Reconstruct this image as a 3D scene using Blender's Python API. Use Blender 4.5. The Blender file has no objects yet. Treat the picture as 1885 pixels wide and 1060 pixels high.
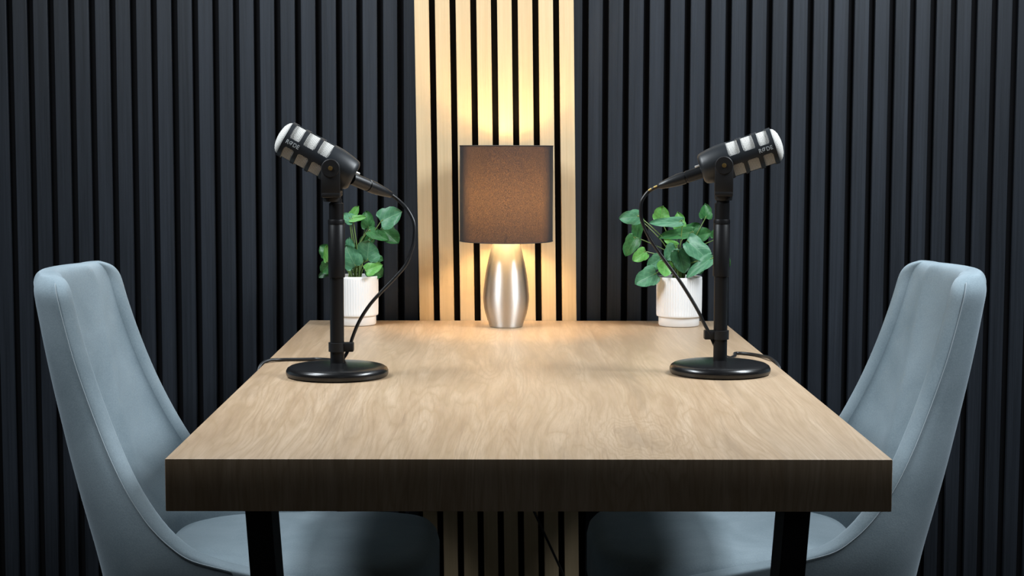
import bpy, bmesh, math, random
from mathutils import Vector, Matrix
PI = math.pi
random.seed(7)
scn = bpy.context.scene
C = scn.collection

# ------------------------------------------------------------------ camera
F_PX = 3100.0
CP, CY, CR = .0881, .0079, .0026
cam_d = bpy.data.cameras.new('camera'); cam = bpy.data.objects.new('camera', cam_d); C.objects.link(cam)
cam_d.sensor_width = 36; cam_d.lens = 36 * F_PX / 1885; cam_d.clip_start = .05; cam_d.clip_end = 50
f_ = Vector((math.sin(CY) * math.cos(CP), math.cos(CY) * math.cos(CP), -math.sin(CP)))
r_ = Vector((math.cos(CY), -math.sin(CY), 0)); u_ = r_.cross(f_)
r2 = r_ * math.cos(CR) + u_ * math.sin(CR); u2 = -r_ * math.sin(CR) + u_ * math.cos(CR)
m = Matrix((r2, u2, -f_)).transposed().to_4x4(); m.translation = Vector((-.034, -3.2797, 1.1))
cam.matrix_world = m
scn.camera = cam
cam_d.dof.use_dof = False

# ------------------------------------------------------------------ world, lights, exposure
w = bpy.data.worlds.new('world'); scn.world = w; w.use_nodes = True
w.node_tree.nodes['Background'].inputs[0].default_value = (.75, .88, 1, 1)
w.node_tree.nodes['Background'].inputs[1].default_value = .012
scn.view_settings.view_transform = 'Standard'; scn.view_settings.look = 'None'
scn.view_settings.gamma = 1; scn.view_settings.exposure = 0; scn.view_settings.use_curve_mapping = False

def area(name, loc, target, sx, sy, power, col, spread=PI):
    d = bpy.data.lights.new(name, 'AREA'); d.shape = 'RECTANGLE'; d.size = sx; d.size_y = sy
    d.energy = power; d.color = col; d.spread = spread
    o = bpy.data.objects.new(name, d); C.objects.link(o); o.location = loc
    o.rotation_euler = (Vector(target) - Vector(loc)).to_track_quat('-Z', 'Y').to_euler()
    return o
COOL = (.88, .95, 1.0)
area('softbox_light_left', (-.80, -.82, 1.95), (.05, -.80, .75), .5, .22, 8, COOL, 2.4)
area('softbox_light_right', (.95, -.80, 1.95), (.05, -.78, .75), .5, .22, 12, COOL, 2.4)
area('front_softbox_left', (-1.2, -1.18, 1.95), (.2, -.60, .8), .5, .3, 8.6, COOL, 2.3)
area('front_softbox_right', (1.3, -1.18, 1.95), (-.2, -.60, .8), .5, .3, 8.6, COOL, 2.3)
area('front_fill_light', (.6, -3.9, 2.2), (.1, -1.2, .7), 1.0, .8, 1.3, COOL)  # added weak fill from behind the camera, lifts the table's front face
area('upper_wall_fill_light', (.35, -.20, 1.60), (.35, -.06, 1.2), 1.8, .05, 1.8, COOL)  # added strip, no fixture of the room; brightens slats towards the top

# ------------------------------------------------------------------ helpers
def tag(o, label=None, cat=None, group=None, kind=None):
    if label: o['label'] = label
    if cat: o['category'] = cat
    if group: o['group'] = group
    if kind: o['kind'] = kind
    return o
def thing(name, label, cat, loc=(0, 0, 0), rz=0, group=None):
    o = bpy.data.objects.new(name, None); C.objects.link(o); o.location = loc; o.rotation_euler = (0, 0, rz)
    o.empty_display_size = .05
    return tag(o, label, cat, group)
def obj(name, bm, mat, parent=None, smooth=True, angle=40):
    me = bpy.data.meshes.new(name)
    bmesh.ops.recalc_face_normals(bm, faces=bm.faces[:])
    if smooth:
        for f in bm.faces: f.smooth = True
        for e in bm.edges:
            if len(e.link_faces) == 2 and e.calc_face_angle(0) > math.radians(angle): e.smooth = False
    bm.to_mesh(me); bm.free()
    if mat: me.materials.append(mat)
    o = bpy.data.objects.new(name, me); C.objects.link(o); o.parent = parent
    return o
def box(bm, x0, x1, y0, y1, z0, z1, bev=0, seg=2, M=None):
    r = bmesh.ops.create_cube(bm, size=1); vs = r['verts']
    for v in vs:
        v.co = Vector(((x0 + x1) / 2 + v.co.x * (x1 - x0), (y0 + y1) / 2 + v.co.y * (y1 - y0), (z0 + z1) / 2 + v.co.z * (z1 - z0)))
    if bev:
        es = list({e for v in vs for e in v.link_edges})
        r = bmesh.ops.bevel(bm, geom=es, offset=bev, segments=seg, affect='EDGES', profile=.5)
        vs = list({v for v in vs if v.is_valid} | set(r['verts']))
    if M:
        for v in vs: v.co = M @ v.co
    return bm
def lathe(bm, prof, seg=64, axis='z', M=None, rfun=None):
    """prof: list of (r, h). r==0 makes a pole."""
    rings = []
    for r, h in prof:
        if r < 1e-6: rings.append([bm.verts.new((0, 0, h))])
        else:
            ring = []
            for i in range(seg):
                a = 2 * PI * i / seg
                rr = r * (rfun(a, h) if rfun else 1)
                ring.append(bm.verts.new((rr * math.cos(a), rr * math.sin(a), h)))
            rings.append(ring)
    for a, b in zip(rings[:-1], rings[1:]):
        for i in range(seg):
            j = (i + 1) % seg
            if len(a) == 1 and len(b) == 1: continue
            if len(a) == 1: bm.faces.new((a[0], b[i], b[j]))
            elif len(b) == 1: bm.faces.new((a[i], a[j], b[0]))
            else: bm.faces.new((a[i], a[j], b[j], b[i]))
    for rg in rings:
        for v in rg:
            if axis == 'x': v.co = Vector((v.co.z, v.co.x, v.co.y))
            elif axis == 'y': v.co = Vector((v.co.y, v.co.z, v.co.x))
            if M: v.co = M @ v.co
    return bm
def spline(pts, n=8):
    pts = [Vector(p) for p in pts]; out = []
    P = [pts[0] * 2 - pts[1]] + pts + [pts[-1] * 2 - pts[-2]]
    for i in range(1, len(P) - 2):
        p0, p1, p2, p3 = P[i - 1:i + 3]
        for k in range(n):
            t = k / n
            out.append(.5 * ((2 * p1) + (p2 - p0) * t + (2 * p0 - 5 * p1 + 4 * p2 - p3) * t * t + (3 * p1 - p0 - 3 * p2 + p3) * t ** 3))
    out.append(pts[-1]); return out
def tube(bm, pts, rad, seg=10, cap=True):
    n = len(pts); rad = rad if callable(rad) else (lambda t, r=rad: r)
    t0 = (pts[1] - pts[0]).normalized()
    up = Vector((0, 0, 1)) if abs(t0.z) < .9 else Vector((1, 0, 0))
    nx = t0.cross(up).normalized(); rings = []
    for i, p in enumerate(pts):
        t = ((pts[min(i + 1, n - 1)] - pts[max(i - 1, 0)])).normalized()
        nx = (nx - t * nx.dot(t)).normalized(); ny = t.cross(nx); r = rad(i / (n - 1))
        rings.append([bm.verts.new(p + nx * r * math.cos(2 * PI * k / seg) + ny * r * math.sin(2 * PI * k / seg)) for k in range(seg)])
    for a, b in zip(rings[:-1], rings[1:]):
        for k in range(seg): bm.faces.new((a[k], a[(k + 1) % seg], b[(k + 1) % seg], b[k]))
    if cap: bm.faces.new(rings[0]); bm.faces.new(rings[-1][::-1])
    return bm
def lerp(keys, z):
    """smooth (Hermite) interpolation through the keys"""
    k = sorted(keys); n = len(k)
    if z <= k[0][0]: return k[0][1]
    if z >= k[-1][0]: return k[-1][1]
    def slope(i):
        if i == 0: return (k[1][1] - k[0][1]) / (k[1][0] - k[0][0])
        if i == n - 1: return (k[-1][1] - k[-2][1]) / (k[-1][0] - k[-2][0])
        return (k[i + 1][1] - k[i - 1][1]) / (k[i + 1][0] - k[i - 1][0])
    for i in range(n - 1):
        if z <= k[i + 1][0]:
            h = k[i + 1][0] - k[i][0]; t = (z - k[i][0]) / h
            return ((2 * t ** 3 - 3 * t * t + 1) * k[i][1] + (t ** 3 - 2 * t * t + t) * h * slope(i)
                    + (-2 * t ** 3 + 3 * t * t) * k[i + 1][1] + (t ** 3 - t * t) * h * slope(i + 1))

# ------------------------------------------------------------------ materials
class NT:
    def __init__(s, name):
        s.m = bpy.data.materials.new(name); s.m.use_nodes = True; s.t = s.m.node_tree; s.n = s.t.nodes
        s.b = s.n['Principled BSDF']
    def add(s, typ, **kw):
        n = s.n.new(typ)
        for k, v in kw.items():
            if k.startswith('i_'): n.inputs[k[2:].replace('_', ' ')].default_value = v
            else: setattr(n, k, v)
        return n
    def link(s, a, b): s.t.links.new(a, b)
    def math(s, op, a, b=None, c=None, clamp=False):
        n = s.n.new('ShaderNodeMath'); n.operation = op; n.use_clamp = clamp
        for i, v in enumerate((a, b, c)):
            if v is None: continue
            if isinstance(v, (int, float)): n.inputs[i].default_value = v
            else: s.link(v, n.inputs[i])
        return n.outputs[0]
    def vec(s, src, scale, loc=(0, 0, 0)):
        n = s.n.new('ShaderNodeMapping'); n.inputs['Scale'].default_value = scale; n.inputs['Location'].default_value = loc
        s.link(src, n.inputs['Vector']); return n.outputs[0]
    def noise(s, v, scale, detail=3, rough=.5, dist=0):
        n = s.n.new('ShaderNodeTexNoise'); n.inputs['Scale'].default_value = scale; n.inputs['Detail'].default_value = detail
        n.inputs['Roughness'].default_value = rough; n.inputs['Distortion'].default_value = dist
        s.link(v, n.inputs['Vector']); return n.outputs['Fac']
    def ramp(s, f, stops, interp='LINEAR'):
        n = s.n.new('ShaderNodeValToRGB'); n.color_ramp.interpolation = interp; e = n.color_ramp.elements
        while len(e) < len(stops): e.new(.5)
        for el, (p, c) in zip(e, stops):
            el.position = p; el.color = (c[0], c[1], c[2], 1) if not isinstance(c, (int, float)) else (c, c, c, 1)
        s.link(f, n.inputs[0]); return n.outputs[0]
    def mix(s, f, a, b, typ='MIX'):
        n = s.n.new('ShaderNodeMix'); n.data_type = 'RGBA'; n.blend_type = typ
        for i, v in ((0, f), (6, a), (7, b)):
            if isinstance(v, (int, float)): n.inputs[i].default_value = v
            elif isinstance(v, tuple): n.inputs[i].default_value = (*v, 1)
            else: s.link(v, n.inputs[i])
        return n.outputs[2]
    def bump(s, h, strength, dist):
        n = s.n.new('ShaderNodeBump'); n.inputs['Strength'].default_value = strength; n.inputs['Distance'].default_value = dist
        s.link(h, n.inputs['Height']); s.link(n.outputs[0], s.b.inputs['Normal'])
    def set(s, **kw):
        for k, v in kw.items():
            i = s.b.inputs[k.replace('_', ' ')]
            if isinstance(v, (int, float, tuple)): i.default_value = (*v, 1) if isinstance(v, tuple) and len(v) == 3 and i.type == 'RGBA' else v
            else: s.link(v, i)
    def co(s): return s.add('ShaderNodeTexCoord').outputs['Object']
def plain(name, col, rough=.5, metal=0, spec=.5, **kw):
    t = NT(name); t.set(Base_Color=col, Roughness=rough, Metallic=metal, Specular_IOR_Level=spec, **kw); return t.m

def slat_mat(name, c0, c1, rough, spec):
    t = NT(name); co = t.co()
    a = t.noise(t.vec(co, (260, 260, 5)), 1, 4, .6)
    sep = t.add('ShaderNodeSeparateXYZ'); t.link(co, sep.inputs[0])
    k = t.math('FLOOR', t.math('MULTIPLY', sep.outputs[0], 1 / .0396))
    wn = t.add('ShaderNodeTexWhiteNoise', noise_dimensions='1D'); t.link(k, wn.inputs['W'])
    b = t.noise(t.vec(co, (60, 60, 1.4)), 1, 3, .55, .6)
    fine = t.noise(t.vec(co, (1100, 1100, 45)), 1, 3, .7)
    f = t.math('ADD', t.math('MULTIPLY', a, .45), t.math('MULTIPLY', b, .25))
    f = t.math('ADD', f, t.math('MULTIPLY', fine, .18))
    f = t.math('ADD', f, t.math('MULTIPLY', wn.outputs[0], .12))
    col = t.ramp(f, [(.30, c0), (.68, c1)])
    t.set(Base_Color=col, Roughness=rough, Specular_IOR_Level=spec)
    t.bump(t.math('ADD', a, t.math('MULTIPLY', fine, .5)), .25, .0006)
    return t.m
M_black_slat = slat_mat('black_slat_veneer', (.008, .0108, .015), (.027, .033, .044), .5, .35)
M_oak_slat = slat_mat('pale_oak_slat_veneer', (.56, .412, .238), (.71, .55, .345), .55, .3)
M_felt = plain('black_felt', (.006, .006, .007), .95, spec=.1)
M_plaster = plain('black_paint', (.008, .008, .009), .9, spec=.1)
M_floor = plain('dark_floor_laminate', (.03, .026, .022), .55)
M_blackmetal = plain('black_powder_coat', (.005, .005, .006), .42, spec=.35)
M_base = plain('black_satin_base', (.006, .006, .0065), .27, spec=.55)
M_matte = plain('black_matte_plastic', (.008, .008, .009), .5, spec=.4)
M_micbody = plain('charcoal_mic_paint', (.014, .017, .021), .42, spec=.5)
M_rubber = plain('black_cable_rubber', (.009, .010, .012), .38, spec=.5)
M_gold = plain('brass_screw', (.62, .42, .16), .35, 1)
M_yellow = plain('yellow_cable_print', (.75, .55, .15), .5)
M_chrome = plain('nickel_connector', (.9, .9, .9), .5, 1)
M_letter = plain('pale_grey_lettering', (.35, .38, .40), .5)
M_legmetal = plain('black_table_leg_metal', (.007, .007, .008), .45, spec=.3)
M_soil = plain('brown_pot_soil', (.07, .045, .025), .9)
M_stem = plain('green_stem', (.16, .26, .07), .5)

# table wood ------------------------------------------------------
t = NT('light_oak_tabletop'); co = t.co()
sep = t.add('ShaderNodeSeparateXYZ'); t.link(co, sep.inputs[0])
X, Yc, Zc = sep.outputs
Ys = t.math('ADD', Yc, t.math('MULTIPLY', Zc, 1.5))
cmb = t.add('ShaderNodeCombineXYZ'); t.link(X, cmb.inputs[0]); t.link(Ys, cmb.inputs[1]); v0 = cmb.outputs[0]
warp = t.noise(t.vec(v0, (3.0, .9, 1)), 1, 2, .5)
xw = t.math('ADD', X, t.math('MULTIPLY', t.math('SUBTRACT', warp, .5), .10))
pk = t.math('FLOOR', t.math('MULTIPLY', t.math('ADD', X, t.math('MULTIPLY', warp, .02)), 1 / .145))
wn = t.add('ShaderNodeTexWhiteNoise', noise_dimensions='1D'); t.link(pk, wn.inputs['W'])
cmb2 = t.add('ShaderNodeCombineXYZ'); t.link(xw, cmb2.inputs[0]); t.link(Ys, cmb2.inputs[1])
t.link(t.math('MULTIPLY', wn.outputs[0], 7), cmb2.inputs[2]); v1 = cmb2.outputs[0]
field = t.noise(t.vec(v1, (12.5, .85, 1)), 1, 3.4, .45, .3)
# knots: swirls that bend the growth rings
kn = None
kw = t.math('MULTIPLY', t.math('SUBTRACT', t.noise(t.vec(v0, (28, 9, 1)), 1, 3), .5), 1.6)
for kx, ky, kr in ((-.17, -.62, .05), (.13, -1.28, .055), (.13, -.2, .05), (-.27, -1.15, .06), (.29, -1.02, .045)):
    dx = t.math('MULTIPLY', t.math('SUBTRACT', X, kx), 1 / kr)
    dy = t.math('MULTIPLY', t.math('SUBTRACT', Ys, ky), .42 / kr)
    d = t.math('ADD', t.math('SQRT', t.math('ADD', t.math('MULTIPLY', dx, dx), t.math('MULTIPLY', dy, dy))), kw)
    g = t.math('POWER', 2.718, t.math('MULTIPLY', t.math('MULTIPLY', d, d), -.9))
    kn = g if kn is None else t.math('ADD', kn, g)
field2 = t.math('ADD', field, t.math('MULTIPLY', kn, .26))
rings = t.math('FRACT', t.math('MULTIPLY', field2, 20))
ringc = t.ramp(rings, [(0, .1), (.12, .7), (.5, 1), (.8, .65), (1, .1)])
fine = t.noise(t.vec(v1, (380, 16, 1)), 1, 4, .65)
fine2 = t.noise(t.vec(v1, (42, 3.2, 1)), 1, 5, .6)
streak = t.noise(t.vec(v1, (17, 1.3, 1), (3, 7, 0)), 1, 6, .62, .25)
big = t.noise(t.vec(v0, (2.6, .9, 1), (9, 2, 0)), 1, 2)
base = t.ramp(t.math('ADD', t.math('MULTIPLY', fine2, .6), t.math('MULTIPLY', big, .4)), [(.36, (.40, .27, .168)), (.5, (.50, .355, .23)), (.64, (.59, .44, .305))])
rf = t.math('MULTIPLY', t.math('SUBTRACT', 1.0, ringc), .62)
c = t.mix(rf, base, (.37, .25, .14))
c = t.mix(t.math('MULTIPLY', t.math('SUBTRACT', fine, .44, clamp=True), 2.0), c, (.36, .25, .15))
dark = t.ramp(streak, [(.57, 0), (.72, 1)])
c = t.mix(t.math('MULTIPLY', dark, .6), c, (.30, .21, .135))
hair = t.noise(t.vec(v1, (170, 4.5, 1), (5, 1, 0)), 1, 4, .7)
c = t.mix(t.ramp(hair, [(.56, 0), (.70, .55)]), c, (.33, .225, .14))
kd = t.ramp(kn, [(.72, 0), (1.0, 1)])
c = t.mix(t.math('MULTIPLY', kd, .38), c, (.24, .17, .11))
c = t.mix(t.math('MULTIPLY', wn.outputs[0], .16), c, (.50, .41, .31))
t.set(Base_Color=c, Roughness=.40, Specular_IOR_Level=.42)
t.bump(fine, .08, .0005)
M_table = t.m

# chair fabric -----------------------------------------------------
t = NT('blue_grey_velvet'); co = t.co()
n1 = t.noise(co, 420, 3, .7); n2 = t.noise(co, 9, 3, .55, .4); wv = t.noise(t.vec(co, (900, 900, 900)), 1, 1)
c = t.ramp(t.math('ADD', t.math('MULTIPLY', n1, .4), t.math('MULTIPLY', n2, .6)), [(.32, (.195, .255, .29)), (.68, (.315, .385, .43))])
t.set(Base_Color=c, Roughness=.9, Specular_IOR_Level=.15)
t.set(Sheen_Weight=.35, Sheen_Roughness=.45, Sheen_Tint=(.75, .88, 1))
t.bump(t.math('ADD', n1, wv), .22, .0006)
M_fabric = t.m
M_thread = plain('pale_grey_thread', (.36, .42, .46), .8)

# lamp -------------------------------------------------------------
t = NT('brushed_steel'); co = t.co()
n1 = t.noise(t.vec(co, (8, 8, 900)), 1, 3, .6)
t.set(Base_Color=(.72, .70, .67), Metallic=1.0, Roughness=t.math('ADD', .42, t.math('MULTIPLY', n1, .14)))
t.set(Anisotropic=.86, Anisotropic_Rotation=.25)
t.bump(n1, .12, .0003)
M_steel = t.m
t = NT('dark_grey_shade_fabric'); co = t.co()
weave = t.noise(t.vec(co, (720, 720, 820)), 1, 2, .7)
lw = t.add('ShaderNodeLayerWeight', i_Blend=.5)
face = t.math('SUBTRACT', 1.0, lw.outputs['Facing'])
tr = t.add('ShaderNodeBsdfTranslucent')
tc = t.mix(t.ramp(weave, [(.35, 0), (.7, 1)]), (.0008, .0005, .0004), (.036, .0222, .0132))
tc = t.mix(t.ramp(face, [(.34, 0), (.66, 1)]), (.002, .002, .002), tc)
t.link(tc, tr.inputs[0])
gm = t.add('ShaderNodeNewGeometry')           # dark fabric outside, white lining inside
t.set(Base_Color=t.mix(gm.outputs['Backfacing'], (.026, .026, .030), (.52, .50, .46)), Roughness=.85, Specular_IOR_Level=.2)
t.bump(weave, .3, .0006)
add = t.add('ShaderNodeAddShader'); t.link(t.b.outputs[0], add.inputs[0]); t.link(tr.outputs[0], add.inputs[1])
t.link(add.outputs[0], t.n['Material Output'].inputs['Surface'])
M_shade = t.m
M_liner = plain('black_shade_trim', (.02, .019, .022), .7)
t = NT('warm_bulb_glass'); t.set(Base_Color=(1, .9, .75), Emission_Color=(1, .66, .30), Emission_Strength=130.0); M_bulb = t.m

# plants -----------------------------------------------------------
def leafmat(name, c0, c1, vein):
    t = NT(name); uv = t.add('ShaderNodeUVMap').outputs[0]
    s = t.add('ShaderNodeSeparateXYZ'); t.link(uv, s.inputs[0])
    ax = t.math('ABSOLUTE', t.math('SUBTRACT', s.outputs[0], .5))
    n = t.noise(t.vec(uv, (3, 3, 1)), 2, 3)
    c = t.mix(t.ramp(n, [(.35, 0), (.65, 1)]), c0, c1)
    side = t.math('ABSOLUTE', t.math('SUBTRACT', t.math('FRACT', t.math('MULTIPLY', t.math('SUBTRACT', s.outputs[1], t.math('MULTIPLY', ax, .9)), 4)), .5))
    v = t.math('MAXIMUM', t.ramp(ax, [(0, 1), (.03, 0)]), t.math('MULTIPLY', t.ramp(side, [(0, 1), (.09, 0)]), .5))
    c = t.mix(t.math('MULTIPLY', v, .6), c, vein)
    t.set(Base_Color=c, Roughness=.42, Specular_IOR_Level=.45)
    tr = t.add('ShaderNodeBsdfTranslucent'); t.link(c, tr.inputs[0])
    mx = t.add('ShaderNodeMixShader', i_Fac=.18)
    t.link(t.b.outputs[0], mx.inputs[1]); t.link(tr.outputs[0], mx.inputs[2]); t.link(mx.outputs[0], t.n['Material Output'].inputs['Surface'])
    t.bump(v, .3, .0008)
    return t.m
M_leaf = [leafmat('deep_green_leaf', (.018, .075, .03), (.03, .11, .04), (.07, .2, .08)),
          leafmat('mid_green_leaf', (.035, .15, .045), (.05, .20, .055), (.13, .33, .12)),
          leafmat('blue_green_leaf', (.07, .22, .12), (.10, .29, .15), (.24, .46, .28)),
          leafmat('bright_green_leaf', (.12, .37, .08), (.16, .45, .10), (.32, .60, .22))]
t = NT('white_glazed_ceramic'); t.set(Base_Color=(.90, .90, .90), Roughness=.35, Specular_IOR_Level=.5); M_pot = t.m
t = NT('grille_wire_mesh'); co = t.co()
sp = t.add('ShaderNodeSeparateXYZ'); t.link(co, sp.inputs[0])
ang = t.math('ARCTAN2', sp.outputs[2], sp.outputs[1])
k = PI * 2 * .001
a1 = t.math('MULTIPLY', ang, .0255 / .0021); x1 = t.math('MULTIPLY', sp.outputs[0], 1 / .0021)
row = t.math('FLOOR', t.math('MULTIPLY', x1, 1.0))
off = t.math('MULTIPLY', t.math('MODULO', t.math('ABSOLUTE', row), 2), .5)
fa = t.math('ABSOLUTE', t.math('SUBTRACT', t.math('FRACT', t.math('ADD', a1, off)), .5))
fx = t.math('ABSOLUTE', t.math('SUBTRACT', t.math('FRACT', x1), .5))
hole = t.math('SQRT', t.math('ADD', t.math('MULTIPLY', fa, fa), t.math('MULTIPLY', fx, fx)))
hf = t.ramp(hole, [(.20, 0), (.34, 1)])
t.set(Base_Color=t.mix(hf, (.10, .095, .09), (.60, .59, .56)), Roughness=.6, Metallic=0.0)
t.bump(hf, .5, .0006)
M_grille = t.m

# ------------------------------------------------------------------ room
bm = bmesh.new(); box(bm, -2.6, 2.6, -4.2, .2, -.1, 0); tag(obj('floor', bm, M_floor, smooth=False), kind='structure')
bm = bmesh.new(); box(bm, -2.6, 2.6, .020, .16, 0, 2.8)
wall = tag(obj('wall_back', bm, M_plaster, smooth=False), kind='structure')
PITCH, SW = .0396, .0276
bm = bmesh.new(); box(bm, -2.6, 2.6, .012, .0205, 0, 2.8); obj('felt_backing', bm, M_felt, wall, False)
bm = bmesh.new()
k = -40
while True:
    xr = -.9828 + k * PITCH
    if xr > 2.55: break
    if xr - SW > -2.55: box(bm, xr - SW, xr, 0, .0125, .001, 2.799, .0010, 1)
    k += 1
tag(obj('black_slats', bm, M_black_slat, wall), 'black stained vertical slats')

# pale oak slat panel fixed over the black slats
pan = thing('slat_panel', 'narrow pale oak slat panel fixed upright over the black slats behind the lamp', 'wall panel', (-.0345, 0, .75))
pan.rotation_euler = (0, -.0150, 0)
WP = (.2953 + .0092 - SW) / 7
x0 = -.1529
bm = bmesh.new(); box(bm, x0 + .001, x0 + 7 * WP + SW - .001, -.013, -.002, -.725, 1.75); obj('felt_backing', bm, M_felt, pan, False)
bm = bmesh.new()
for i in range(8): box(bm, x0 + i * WP, x0 + i * WP + SW, -.030, -.0125, -.726, 1.751, .0006, 1)
obj('slats', bm, M_oak_slat, pan)

# ------------------------------------------------------------------ table
tb = thing('table', 'light oak table with thick top and black slanted metal legs', 'table', (0, -.745, 0))
TY0, TY1 = -1.4536 + .745, -.035 + .745
bm = bmesh.new(); box(bm, -.4, .4, TY0, TY1, .6914, .75, .0012, 2)
top = obj('tabletop', bm, M_table, tb)
top.data.transform(Matrix.Translation((0, -.745, 0))); top.location = (0, .745, 0)
for sy in (TY0 + .085, TY1 - .10):
    for s in (-1, 1):
        bm = bmesh.new()
        M = Matrix.Translation((s * .307, sy, .69)) @ Matrix.Shear('XY', 4, (s * .068, 0))
        box(bm, -.0148, .0148, -.03, .03, -.69, 0, .001, 1, M)
        obj('leg', bm, M_legmetal, tb)
    bm = bmesh.new(); box(bm, -.30, .30, sy - .02, sy + .02, .681, .691, .001, 1); obj('top_bar', bm, M_legmetal, tb)
    bm = bmesh.new(); box(bm, -.25, .25, sy - .02, sy + .02, .0, .02, .001, 1); obj('floor_bar', bm, M_legmetal, tb)

# ------------------------------------------------------------------ chairs
XB = [(.34, -.560), (.42, -.576), (.489, -.590), (.559, -.609), (.621, -.626), (.703, -.647), (.775, -.663), (.885, -.684), (.905, -.687)]
XR = [(.34, -.12), (.40, -.13), (.44, -.17), (.46, -.24), (.475, -.32), (.485, -.37), (.50, -.425), (.53, -.468), (.56, -.495), (.60, -.522), (.65, -.548), (.705, -.572), (.77, -.596), (.83, -.614), (.89, -.629), (.905, -.634)]
HW = [(.34, .225), (.42, .235), (.5, .238), (.6, .222), (.7, .200), (.8, .187), (.85, .181), (.905, .180)]
RC = [(.34, .17), (.5, .17), (.6, .13), (.7, .09), (.8, .06), (.905, .045)]
def u_path(z, off, hw, xb, xr, n=14):
    """half path from the wing front to the middle of the back, offset inwards by off"""
    h = hw - off; b = xb + off; r = max(.012, (lerp(RC, z) if off > .02 else .35 * lerp(RC, z) + .03))
    rx = min(r * .9, max(xr - b, .006)); ry = r
    pts = []
    L = max(xr - (b + rx), .0)
    for i in range(8): pts.append((xr - L * i / 8, h))
    for i in range(n):
        a = (PI / 2) * i / n
        pts.append((b + rx - rx * math.sin(a), h - ry + ry * math.cos(a)))
    w = h - ry
    for i in range(9): 
        yy = w * (1 - i / 8); pts.append((b - (.020 if off == 0 else .026) * (1 - (yy / max(w, .01)) ** 2) * min(1, (z - .3) * 3), yy))
    return pts
def chair(name, label, loc, rz):
    t = thing(name, label, 'chair', loc, rz, None)
    sh = .35
    zs = [.34, .36, .39, .42, .44, .455, .47, .48, .49, .505, .52, .54, .565, .59, .62, .65, .69, .73, .77, .81, .84, .858]
    bm = bmesh.new(); loops = []
    T = .037
    def section(z, squeeze=0, zz=None, dw=0):
        hw, xb, xr = lerp(HW, z) - dw, lerp(XB, z), lerp(XR, z) - .010
        o = u_path(z, squeeze, hw + squeeze, xb, xr - squeeze); i_ = u_path(z, T - squeeze, hw, xb, xr - squeeze)
        full_o = o + [(x, -y) for x, y in o[-2::-1]]
        full_i = i_ + [(x, -y) for x, y in i_[-2::-1]]
        hr = T / 2 - squeeze; arc = [(xr - squeeze + .86 * hr * math.sin(a_), hw - T / 2 + hr * math.cos(a_)) for a_ in (2.45, PI / 2, .69)]
        end2 = [(x, -y) for x, y in arc[::-1]]
        pts = arc + full_o + end2 + full_i[::-1]
        return [bm.verts.new((x + sh, y, zz if zz else z)) for x, y in pts], len(full_o)
    for z in zs:
        l, no = section(z); loops.append(l)
    rc = .040; zc = .862
    for th, q_ in ((.25, 0), (.5, .0005), (.75, .002), (.98, .0045), (1.18, .0085), (1.34, .013)):
        l, no = section(zc + rc * math.sin(th), q_, None, rc * .9 * (1 - math.cos(th))); loops.append(l)
    n = len(loops[0])
    for a, b in zip(loops[:-1], loops[1:]):
        for i in range(n): bm.faces.new((a[i], a[(i + 1) % n], b[(i + 1) % n], b[i]))
    for l in (loops[0], loops[-1]):
        O = l[3:3 + no]; I = l[no + 6:][::-1]
        for i in range(no - 1): bm.faces.new((O[i], O[i + 1], I[i + 1], I[i]))
        bm.faces.new((l[0], l[1], l[2], O[0], I[0])); bm.faces.new((l[no + 3], l[no + 4], l[no + 5], I[-1], O[-1]))
    o = obj('shell', bm, M_fabric, t, True, 180)
    md = o.modifiers.new('Subsurf', 'SUBSURF'); md.levels = 1; md.render_levels = 1
    # stitched seam along the outer edge of the padded rim, both wings and across the top
    seam = []
    for z in [.485, .50, .52, .545, .57, .60, .64, .68, .73, .78, .83, .862]:
        seam.append((lerp(XR, z) - .013 + sh, lerp(HW, z) + .0010, z))
    for z in (.872, .880, .886, .890):
        th = math.asin((z - .862) / .040)
        seam.append((lerp(XR, z) - .013 + sh, lerp(HW, z) + .0010 - .036 * (1 - math.cos(th)), z + .0006))
    a = seam[:]
    for s in (1, -1):
        bm = bmesh.new(); tube(bm, spline([(x, y * s, z) for x, y, z in a], 10), .0008, 5)
        obj('seam', bm, M_thread, t)
    # padded inner back
    # seat cushion
    bm = bmesh.new()
    def outl(k, z, crown=0):
        v = []
        N = 64; xf, xb2 = -.095, -.525; hx = (xf - xb2) / 2; cx = (xf + xb2) / 2
        for i in range(N):
            a_ = 2 * PI * i / N; ca, sa = math.cos(a_), math.sin(a_)
            e = .42 if ca > 0 else .62
            px = cx + hx * k * math.copysign(abs(ca) ** e, ca); hy = .186 + .030 * (px - xb2) / (2 * hx)
            py = hy * k * math.copysign(abs(sa) ** .5, sa)
            v.append(bm.verts.new((px + sh, py, z)))
        return v
    ls = [outl(.90, .375), outl(.96, .38), outl(1, .395), outl(1.0, .45), outl(.985, .464), outl(.95, .473), outl(.86, .479), outl(.6, .483), outl(.3, .485)]
    for a_, b_ in zip(ls[:-1], ls[1:]):
        for i in range(64): bm.faces.new((a_[i], a_[(i + 1) % 64], b_[(i + 1) % 64], b_[i]))
    bm.faces.new(ls[0]); bm.faces.new(ls[-1])
    obj('seat', bm, M_fabric, t, True, 180)
    for fx, fy in ((-.14, .17), (-.14, -.17), (-.47, .15), (-.47, -.15)):
        bm = bmesh.new()
        ox = .03 if fx > -.3 else -.05
        tube(bm, [Vector((fx + sh, fy, .38)), Vector((fx + sh + ox, fy * 1.18, .0))], lambda q: .017 - .006 * q, 16)
        obj('leg', bm, M_legmetal, t)
    return t
chair('dining_chair', 'blue-grey velvet dining chair at the left side of the table', (-.383, -.68, 0), 0)
chair('dining_chair', 'blue-grey velvet dining chair at the right side of the table', (.366, -.63, 0), PI)

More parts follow.
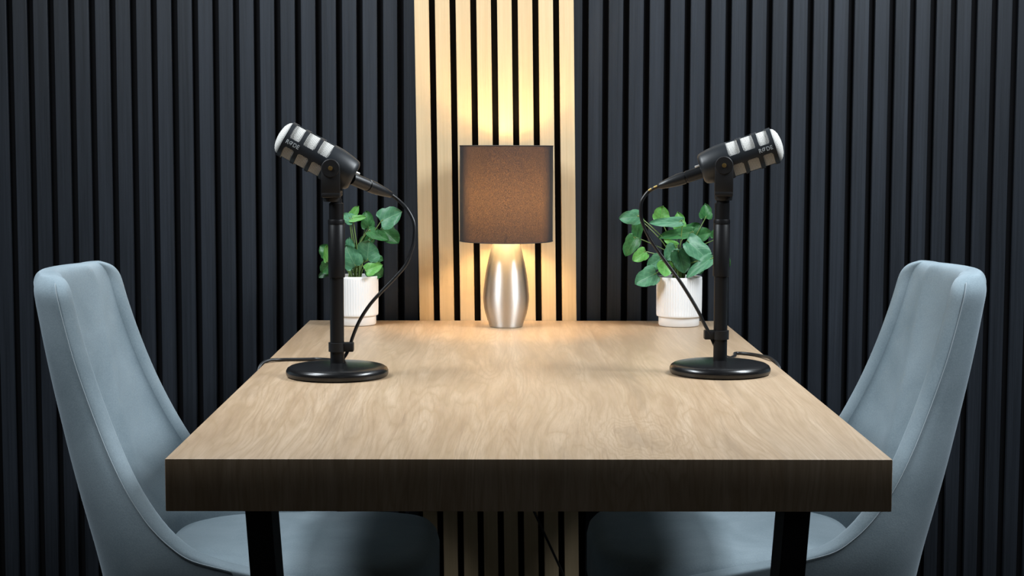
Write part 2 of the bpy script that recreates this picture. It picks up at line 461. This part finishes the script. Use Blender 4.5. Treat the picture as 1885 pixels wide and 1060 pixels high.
# ------------------------------------------------------------------ table lamp
lamp = thing('table_lamp', 'brushed steel table lamp with a dark grey drum shade, lit', 'lamp', (-.0202, -.1398, .75))
bm = bmesh.new(); H = .168
prof = [(0, .0005), (.030, .0005), (.0315, .002), (.0322, .006), (.0345, .012), (.0385, .024), (.0415, .037), (.0432, .050), (.0432, .058), (.0420, .073), (.0400, .090), (.0370, .108), (.0332, .126), (.0295, .142), (.0262, .155), (.0240, .163), (.0225, .1665), (.018, .168), (0, .168)]
lathe(bm, prof, 96); obj('lamp_base', bm, M_steel, lamp)
bm = bmesh.new(); lathe(bm, [(0, .168), (.012, .168), (.012, .172), (.010, .174), (.010, .196), (.013, .197), (.013, .212), (0, .212)], 32); obj('socket', bm, M_matte, lamp)
bm = bmesh.new(); lathe(bm, [(0, .206), (.012, .208), (.014, .216), (.021, .228), (.0245, .242), (.0235, .254), (.017, .264), (.008, .269), (0, .270)], 32); obj('bulb', bm, M_bulb, lamp)
bm = bmesh.new(); sr = .0868
lathe(bm, [(sr, .1615), (sr, .3375)], 128)
sh_o = obj('lamp_shade', bm, M_shade, lamp)
for zz in (.1612, .3378):
    bm = bmesh.new(); pts = [Vector((sr * math.cos(a * PI / 64), sr * math.sin(a * PI / 64), zz)) for a in range(129)]
    tube(bm, pts, .0008, 8, False); obj('shade_rim', bm, M_liner, sh_o)
bm = bmesh.new()
for k in range(3):
    a = k * 2 * PI / 3 + .5
    tube(bm, [Vector((.012 * math.cos(a), .012 * math.sin(a), .198)), Vector((.05 * math.cos(a), .05 * math.sin(a), .176)), Vector(((sr - .002) * math.cos(a), (sr - .002) * math.sin(a), .172))], .0012, 6)
obj('shade_carrier', bm, M_matte, lamp)

# ------------------------------------------------------------------ potted plants
LEAVES_R = [[0.2303, -0.1261, 0.9558, 0.1924, -0.1301, 0.9538, 0.0273, 2], [0.2711, -0.1161, 0.9493, 0.2735, -0.1201, 0.976, 0.0313, 3], [0.3061, -0.1061, 0.9325, 0.3063, -0.1101, 0.9634, 0.0273, 3], [0.3088, -0.1361, 0.9473, 0.2455, -0.1401, 0.9433, 0.0192, 2], [0.3545, -0.1111, 0.9523, 0.3578, -0.1151, 0.9791, 0.0263, 1], [0.231, -0.1061, 0.9508, 0.2219, -0.1101, 0.9028, 0.0222, 1], [0.2244, -0.1161, 0.9165, 0.2018, -0.1201, 0.8839, 0.0293, 1], [0.2422, -0.1261, 0.8905, 0.2175, -0.1301, 0.8744, 0.0242, 3], [0.2601, -0.1461, 0.8512, 0.2203, -0.1501, 0.8332, 0.0364, 2], [0.2709, -0.1361, 0.878, 0.2443, -0.1401, 0.8619, 0.0283, 2], [0.2756, -0.1511, 0.873, 0.2725, -0.1551, 0.8459, 0.0313, 3], [0.2982, -0.1361, 0.8984, 0.2787, -0.1401, 0.8763, 0.0323, 2], [0.3002, -0.1461, 0.895, 0.3125, -0.1501, 0.8516, 0.0364, 0], [0.3305, -0.1261, 0.9264, 0.265, -0.1301, 0.9204, 0.0242, 1], [0.3163, -0.1461, 0.9113, 0.3649, -0.1501, 0.8772, 0.0444, 2], [0.3634, -0.1611, 0.882, 0.3129, -0.1651, 0.8488, 0.0242, 2], [0.3289, -0.1061, 0.9161, 0.3673, -0.1101, 0.9246, 0.0303, 1], [0.319, -0.1011, 0.925, 0.3461, -0.1051, 0.9417, 0.0222, 1], [0.3002, -0.1361, 0.9025, 0.2742, -0.1401, 0.9139, 0.0121, 3], [0.2953, -0.1161, 0.891, 0.2871, -0.1201, 0.8523, 0.0303, 0], [0.3312, -0.1161, 0.8829, 0.3465, -0.1201, 0.8473, 0.0343, 0], [0.3761, -0.1061, 0.9131, 0.3876, -0.1101, 0.939, 0.0283, 1], [0.3745, -0.1061, 0.8823, 0.404, -0.1101, 0.862, 0.0303, 1], [0.3166, -0.1261, 0.8989, 0.3296, -0.1301, 0.8838, 0.0263, 1]]
LEAVES_L = [[-0.2557, -0.1171, 0.9451, -0.2177, -0.1211, 0.9658, 0.0404, 2], [-0.2554, -0.1071, 0.9323, -0.2225, -0.1111, 0.905, 0.0364, 1], [-0.2792, -0.1171, 0.9277, -0.2403, -0.1211, 0.9127, 0.0222, 1], [-0.28, -0.1071, 0.9323, -0.2826, -0.1111, 0.9652, 0.0242, 1], [-0.2869, -0.0971, 0.9317, -0.2885, -0.1011, 0.9617, 0.0141, 2], [-0.3148, -0.1171, 0.9491, -0.2818, -0.1211, 0.9534, 0.0131, 3], [-0.3136, -0.1071, 0.9506, -0.2978, -0.1111, 0.9743, 0.0172, 3], [-0.3077, -0.1171, 0.948, -0.3296, -0.1211, 0.9574, 0.0222, 2], [-0.28, -0.1371, 0.8739, -0.2754, -0.1411, 0.9128, 0.0475, 2], [-0.3013, -0.1371, 0.8626, -0.3231, -0.1411, 0.9005, 0.0384, 2], [-0.2813, -0.1471, 0.8543, -0.2526, -0.1511, 0.8679, 0.0242, 3], [-0.2765, -0.1171, 0.8612, -0.2538, -0.1211, 0.8421, 0.0343, 1], [-0.2679, -0.1071, 0.8769, -0.2523, -0.1111, 0.8731, 0.0162, 1], [-0.3539, -0.1071, 0.8829, -0.3708, -0.1111, 0.8995, 0.0273, 1], [-0.3551, -0.1171, 0.8692, -0.3565, -0.1211, 0.9022, 0.0162, 3], [-0.3541, -0.1071, 0.8634, -0.3681, -0.1111, 0.8482, 0.0263, 1], [-0.3552, -0.0971, 0.8513, -0.3754, -0.1011, 0.8381, 0.0141, 0], [-0.3131, -0.1171, 0.8939, -0.3167, -0.1211, 0.9146, 0.0182, 2], [-0.2987, -0.1071, 0.8686, -0.3033, -0.1111, 0.9038, 0.0263, 0], [-0.3396, -0.1071, 0.8809, -0.3411, -0.1111, 0.9119, 0.0283, 1], [-0.3347, -0.1071, 0.85, -0.3475, -0.1111, 0.8657, 0.0263, 1], [-0.2908, -0.1021, 0.9012, -0.2678, -0.1061, 0.9199, 0.0242, 1]]
def leaf(bm, uvl, base, tip, width, rnd, mi):
    base, tip = Vector(base), Vector(tip); L = (tip - base).length
    d = (tip - base).normalized()
    view = Vector((rnd.uniform(-.5, .5), -1, rnd.uniform(.0, .7))).normalized()
    nrm = (view - d * view.dot(d)).normalized(); side = d.cross(nrm)
    ov = [(0, .0), (.02, .16), (-.06, .34), (.02, .47), (.18, .54), (.32, .54), (.43, .47), (.50, .46), (.64, .44), (.80, .34), (.91, .20), (.97, .09), (1.0, 0)]
    fold = rnd.uniform(.10, .38); curl = rnd.uniform(-.1, .35); J = 4; grid = []
    for q, hwid in ov:
        row = []
        for j in range(-J, J + 1):
            u = j / J; x = u * hwid * width * 1.0; q2 = q * L if q > 0 else q * L
            if hwid == 0: x = 0
            z = -abs(u) * hwid * width * fold * -1 - (q ** 2) * L * curl + .10 * width * math.sin(5 * q + 3 * u) * abs(u)
            qq = q if (q > .1 or hwid == 0) else q * abs(u)
            row.append((bm.verts.new(base + d * (qq * L) + side * x + nrm * z), (.5 + u * hwid, q)))
        grid.append(row)
    for a, b in zip(grid[:-1], grid[1:]):
        for j in range(2 * J):
            vs = (a[j], a[j + 1], b[j + 1], b[j])
            try: f = bm.faces.new([v[0] for v in vs])
            except ValueError: continue
            f.material_index = mi
            for lp, v in zip(f.loops, vs): lp[uvl].uv = v[1]
def plant(label, loc, leaves, seed):
    rnd = random.Random(seed); o = thing('potted_ivy', label, 'plant', loc); L0 = Vector(loc)
    bm = bmesh.new()
    def fl(a, h): return 1 + (.007 * (abs(math.sin(a * 27)) * 2 - 1) if .0215 < h < .088 else 0)
    lathe(bm, [(0, .0008), (.037, .0008), (.0385, .003), (.0385, .0185), (.0420, .0190), (.0426, .0215), (.0424, .023), (.0426, .035), (.0428, .060), (.0428, .0865), (.0428, .0885), (.0428, .0915), (.0418, .0932), (.0400, .0925), (.0396, .084), (0, .084)], 432, rfun=fl)
    obj('pot', bm, M_pot, o)
    bm = bmesh.new(); lathe(bm, [(.0395, .083), (.036, .0865), (.02, .088), (0, .0885)], 32)
    for v in bm.verts: v.co.z += rnd.uniform(-.0012, .0012) * (1 if v.co.z > .084 else 0)
    obj('soil', bm, M_soil, o)
    bm = bmesh.new(); uvl = bm.loops.layers.uv.new('UVMap')
    bs = bmesh.new()
    for (bx, by, bz, tx, ty, tz, wd, tone) in leaves:
        b = Vector((bx, by, bz)) - L0; tp = Vector((tx, ty, tz)) - L0
        leaf(bm, uvl, b, tp, wd, rnd, tone)
        root = Vector((rnd.uniform(-.014, .014), rnd.uniform(-.012, .012), .086))
        mid = root.lerp(b, .5) + Vector((-.15 * (b.x - root.x), 0, max(.008, .18 * abs(b.x - root.x)) + (.0 if b.z > .11 else .022)))
        if b.z < .1: mid.z = max(mid.z, .11)
        end = b + (tp - b) * .1
        tube(bs, spline([root, root.lerp(mid, .5) + Vector((0, 0, .004)), mid, b, end], 5), lambda q: .0014 - .0007 * q, 6)
    fo = obj('foliage', bm, M_leaf[0], o, True, 180)
    for mm in M_leaf[1:]: fo.data.materials.append(mm)
    obj('stems', bs, M_stem, o)
plant('ivy in a white fluted pot, between the left microphone pole and the lamp', (-.3045, -.1071, .75), LEAVES_L, 3)
plant('ivy in a white fluted pot, between the lamp and the right microphone pole', (.3066, -.1161, .75), LEAVES_R, 5)

# ------------------------------------------------------------------ microphone stands
def stand(label, loc, side, clip_z):
    o = thing('microphone_stand', label, 'microphone stand', loc)
    bm = bmesh.new()
    lathe(bm, [(0, .0006), (.072, .0006), (.0745, .002), (.0757, .0055), (.0755, .009), (.0735, .0125), (.0695, .0150), (.063, .0165), (.045, .0185), (.02, .0200), (0, .0202)], 128)
    obj('base', bm, M_base, o)
    bm = bmesh.new(); lathe(bm, [(0, .0195), (.0103, .0195), (.0103, .150), (0, .150)], 40); obj('lower_pole', bm, M_blackmetal, o)
    bm = bmesh.new(); lathe(bm, [(.0103, .1462), (.0121, .1468), (.0123, .149), (.0123, .2235), (.0119, .2240), (.0119, .2250), (.0124, .2255), (.0124, .2300), (.0118, .2318), (.0109, .2322)], 48); obj('sleeve', bm, M_blackmetal, o)
    bm = bmesh.new(); lathe(bm, [(0, .22), (.0108, .22), (.0108, .2555), (.0085, .2565), (.0085, .262), (0, .262)], 40); obj('upper_pole', bm, M_blackmetal, o)
    bm = bmesh.new(); z = clip_z - .75
    lathe(bm, [(.0103, z - .0068), (.0128, z - .0066), (.0128, z + .0066), (.0103, z + .0068)], 40)
    x0, x1 = sorted((side * .009, side * .0245))
    box(bm, x0, x1, -.008, .008, z - .0066, z + .0066, .0012, 2)
    obj('cable_clip', bm, M_matte, o)
    return o
stand('black round-base microphone stand at the left side of the table', (-.2728, -.8045, .75), 1, .7935)
stand('black round-base microphone stand at the right side of the table', (.2989, -.7692, .75), -1, .8085)

# ------------------------------------------------------------------ microphones
def microphone(label, pivot, heading, pitch, side, pole_top):
    """pivot: hinge centre; heading: direction the front points (z rotation); pitch: upward tilt; side: which local side faces the room centre view"""
    o = thing('microphone', label, 'microphone', pivot, heading)
    L = .119; xf = .083                      # front of the capsule ahead of the hinge
    R0 = .0264
    Mx = Matrix.Rotation(-pitch, 4, 'Y') @ Matrix.Translation((0, 0, .0045))
    def X(u): return xf - u * L
    # grille: cylinder with a domed end
    bm = bmesh.new(); r = R0 - .0012
    prof = [(0, X(-.065)), (.006, X(-.063)), (.011, X(-.057)), (.016, X(-.045)), (.020, X(-.028)), (.0228, X(-.010)), (.0246, X(.012)), (r, X(.035)), (r, X(.64))]
    lathe(bm, prof, 72, 'x'); g = obj('grille', bm, M_grille, o); g.matrix_local = Mx
    # casing with windows
    rows = 150; cols = 180; u0, u1 = .028, .62
    wins = [(.085, .215), (.268, .415), (.462, .605)]
    cc = (PI / 2 if side > 0 else -PI / 2)    # angle of the lettered rib (from local Z x..)
    bm = bmesh.new()
    def solid(u, a):
        rel = (a - cc0 + PI / 3) % (2 * PI / 3) - PI / 3      # 0 at rib centre
        for (p, q) in wins:
            if p < u < q:
                # distance inside window from its borders, mm
                du = min(u - p, q - u) * L; da = (abs(rel) - .255) * R0
                if da > 0:
                    rc = .0035
                    if du < rc and da < rc and math.hypot(rc - du, rc - da) > rc: return True
                    return False
        return True
    cc0 = 0.0
    cc0 = -.06 if side > 0 else PI + .06
    vs = {}
    def vert(i, j):
        j %= cols
        if (i, j) not in vs:
            u = u0 + (u1 - u0) * i / rows; a = 2 * PI * j / cols
            vs[(i, j)] = bm.verts.new((X(u), R0 * math.cos(a), R0 * math.sin(a)))
        return vs[(i, j)]
    for i in range(rows):
        u = u0 + (u1 - u0) * (i + .5) / rows
        for j in range(cols):
            a = 2 * PI * (j + .5) / cols
            if solid(u, a): bm.faces.new((vert(i, j), vert(i, j + 1), vert(i + 1, j + 1), vert(i + 1, j)))
    cs = obj('casing', bm, M_micbody, o, True, 180); cs.matrix_local = Mx
    md = cs.modifiers.new('Solidify', 'SOLIDIFY'); md.thickness = .0022; md.offset = 0
    # rear body
    bm = bmesh.new(); R = R0 + .0011
    lathe(bm, [(R0 - .002, X(.605)), (R, X(.607)), (R + .0003, X(.66)), (R, X(.74)), (R - .0016, X(.84)), (R - .0036, X(.93)), (R - .0052, X(.965)), (R - .0085, X(.985)), (R - .012, X(.990)), (R - .014, X(.975)), (0, X(.970))], 80, 'x')
    bd = obj('rear_housing', bm, M_micbody, o); bd.matrix_local = Mx
    # lettering bent round the rib
    cu = bpy.data.curves.new('lettering', 'FONT'); cu.body = 'R\u00d8DE'; cu.size = .0082; cu.align_x = 'CENTER'; cu.align_y = 'CENTER'; cu.extrude = .0002; cu.offset = .00022; cu.space_character = 1.08
    tmp = bpy.data.objects.new('tmp', cu); C.objects.link(tmp)
    me = bpy.data.meshes.new_from_object(tmp.evaluated_get(bpy.context.evaluated_depsgraph_get()))
    bpy.data.objects.remove(tmp)
    me.name = 'lettering'; me.materials.clear(); me.materials.append(M_letter)
    for v in me.vertices:
        tx, ty, tz = v.co * 1.0
        tx *= .92; rr = R0 + .0013 + tz
        a = (ty + .0004) / R0
        if side > 0: v.co = Vector((X(.155) - tx, rr * math.cos(a + cc0), rr * math.sin(a + cc0)))
        else: v.co = Vector((X(.155) + tx, -rr * math.cos(a + (PI - cc0) * 0 - .06), rr * math.sin(a - .06)))
    lt = bpy.data.objects.new('lettering', me); C.objects.link(lt); lt.parent = cs
    # hinge knobs with brass screws, yoke
    for s in (-1, 1) if side > 0 else (1, -1):
        bm = bmesh.new()
        lathe(bm, [(0, s * (R0 - .004)), (.0134, s * (R0 - .004)), (.0134, s * (R0 + .0075)), (.0124, s * (R0 + .009)), (0, s * (R0 + .009))], 40, 'y')
        kn_ = obj('hinge_knob', bm, M_matte, o)
    bm = bmesh.new(); s = 1 if side > 0 else -1
    lathe(bm, [(0, s * (R0 + .0088)), (.0034, s * (R0 + .0088)), (.0030, s * (R0 + .0102)), (0, s * (R0 + .0104))], 20, 'y')
    obj('screw', bm, M_gold, kn_)
    zt = pole_top - pivot[2]
    bm = bmesh.new()
    for s in (-1, 1):
        y0, y1 = sorted((s * (R0 + .0022), s * (R0 + .0068)))
        box(bm, -.0135, .0135, y0, y1, zt + .012, -.002, .0012, 2)
    box(bm, -.0135, .0135, -(R0 + .0068), R0 + .0068, zt + .006, zt + .0145, .002, 2)
    lathe(bm, [(0, zt - .001), (.0122, zt - .001), (.0132, zt + .002), (.0132, zt + .0075), (0, zt + .0075)], 40)
    obj('yoke', bm, M_matte, o)
    return o, Mx, X
pL = (-.2788, -.8045, 1.0575); pR = (.3009, -.7692, 1.0625)
micL, MxL, XL = microphone('black microphone with silver mesh on the left stand, tilted up steeply', pL, PI + math.radians(2), math.radians(29), 1, 1.009)
micR, MxR, XR_ = microphone('black microphone with silver mesh on the right stand, tilted up gently', pR, -math.radians(7), math.radians(18.5), -1, 1.011)

# ------------------------------------------------------------------ cables
def cable(label, mic_loc, heading, Mx, X, pts, stripe=False):
    W = Matrix.Translation(mic_loc) @ Matrix.Rotation(heading, 4, 'Z') @ Mx
    o = thing('microphone_cable', label, 'cable', W @ Vector((X(.99), 0, 0)))
    iv = Vector(o.location)
    p0 = W @ Vector((X(.975), 0, -.004)); p1 = W @ Vector((X(1.30), 0, -.004)); 
    end = Vector(pts[0])
    ax = (end - p0); Lc = ax.length; q = ax.to_track_quat('X', 'Z').to_matrix().to_4x4()
    MM = Matrix.Translation(p0 - iv) @ q
    bm = bmesh.new()
    lathe(bm, [(0, 0), (.0090, 0), (.0092, .006), (.0092, Lc * .36), (.0084, Lc * .37), (.0084, Lc * .40), (.0095, Lc * .41), (.0093, Lc * .55), (.0075, Lc * .75), (.0048, Lc * .97), (.003, Lc), (0, Lc)], 40, 'x', MM)
    cn = obj('plug', bm, M_rubber, o)
    bm = bmesh.new(); box(bm, -.003, .009, -.0045, .0045, .0085, .0118, .001, 2, MM); obj('latch', bm, M_chrome, cn)
    P = [end - ax.normalized() * .006] + [Vector(p) for p in pts]
    P = spline([p - iv for p in P], 8)
    bm = bmesh.new(); tube(bm, P, .0026, 12); co_ = obj('cord', bm, M_rubber, o)
    if stripe:
        bm = bmesh.new(); a = [P[9], P[12], P[15]]
        tube(bm, [p + Vector((-.0008, -.0018, .0014)) for p in P[9:13]], .0014, 6)
        tube(bm, [p + Vector((-.0008, -.0018, .0014)) for p in P[14:18]], .0014, 6)
        obj('yellow_print', bm, M_yellow, co_)
    return o
CL = [[-0.1944, -0.757, 1.0163], [-0.1831, -0.756, 1.0074], [-0.1708, -0.76, 0.9946], [-0.1608, -0.765, 0.9745], [-0.1606, -0.77, 0.9496], [-0.1661, -0.775, 0.9288], [-0.174, -0.78, 0.9113], [-0.1899, -0.785, 0.8931], [-0.2098, -0.79, 0.8724], [-0.226, -0.79, 0.8538], [-0.2406, -0.79, 0.831], [-0.2504, -0.79, 0.8083], [-0.2553, -0.79, 0.7928], [-0.2615, -0.785, 0.7799]]
CL += [[-.266, -.766, .7735], [-.275, -.728, .762], [-.2993, -.655, .7545], [-.3201, -.6334, .7528], [-.3411, -.6369, .7528], [-.3749, -.6407, .7528], [-.396, -.657, .7532], [-.4065, -.675, .745], [-.4085, -.69, .72], [-.4085, -.695, .69], [-.4, -.66, .668], [-.37, -.5, .66], [-.355, -.2, .64], [-.355, -.075, .6], [-.355, -.06, .3], [-.355, -.06, .004]]
CRr = [[0.2044, -0.76, 1.0303], [0.1917, -0.757, 1.0237], [0.1837, -0.757, 1.0148], [0.1789, -0.757, 1.0042], [0.1791, -0.757, 0.9855], [0.1841, -0.757, 0.9692], [0.1955, -0.76, 0.9473], [0.2157, -0.765, 0.9183], [0.2358, -0.77, 0.891], [0.253, -0.772, 0.8643], [0.2651, -0.775, 0.8434], [0.2735, -0.775, 0.8262], [0.281, -0.775, 0.8123], [0.2864, -0.772, 0.8013]]
CRr += [[.295, -.755, .786], [.305, -.728, .775], [.325, -.68, .762], [.345, -.60, .7545], [.3524, -.5529, .7528], [.3709, -.5567, .7528], [.3888, -.5842, .7530], [.3995, -.625, .7535], [.408, -.655, .742], [.409, -.67, .71], [.4085, -.67, .69], [.4, -.64, .668], [.37, -.5, .66], [.355, -.2, .64], [.355, -.075, .6], [.355, -.06, .3], [.355, -.06, .004]]
cable('black cable looping down from the left microphone and off the left table edge', pL, PI + math.radians(2), MxL, XL, CL)
cable('black cable running from the right microphone past the ivy and off the right table edge', pR, -math.radians(7), MxR, XR_, CRr, True)
# cord under the table
bm = bmesh.new(); tube(bm, spline([(.0, -.05, .688), (.015, -.055, .43), (.0374, -.06, .376), (.0897, -.06, .2621), (.14, -.065, .15), (.20, -.07, .004)], 8), .0024, 8)
tag(obj('power_cord', bm, M_rubber), 'thin black cord hanging slantwise under the table, in front of the pale slats', 'cord')
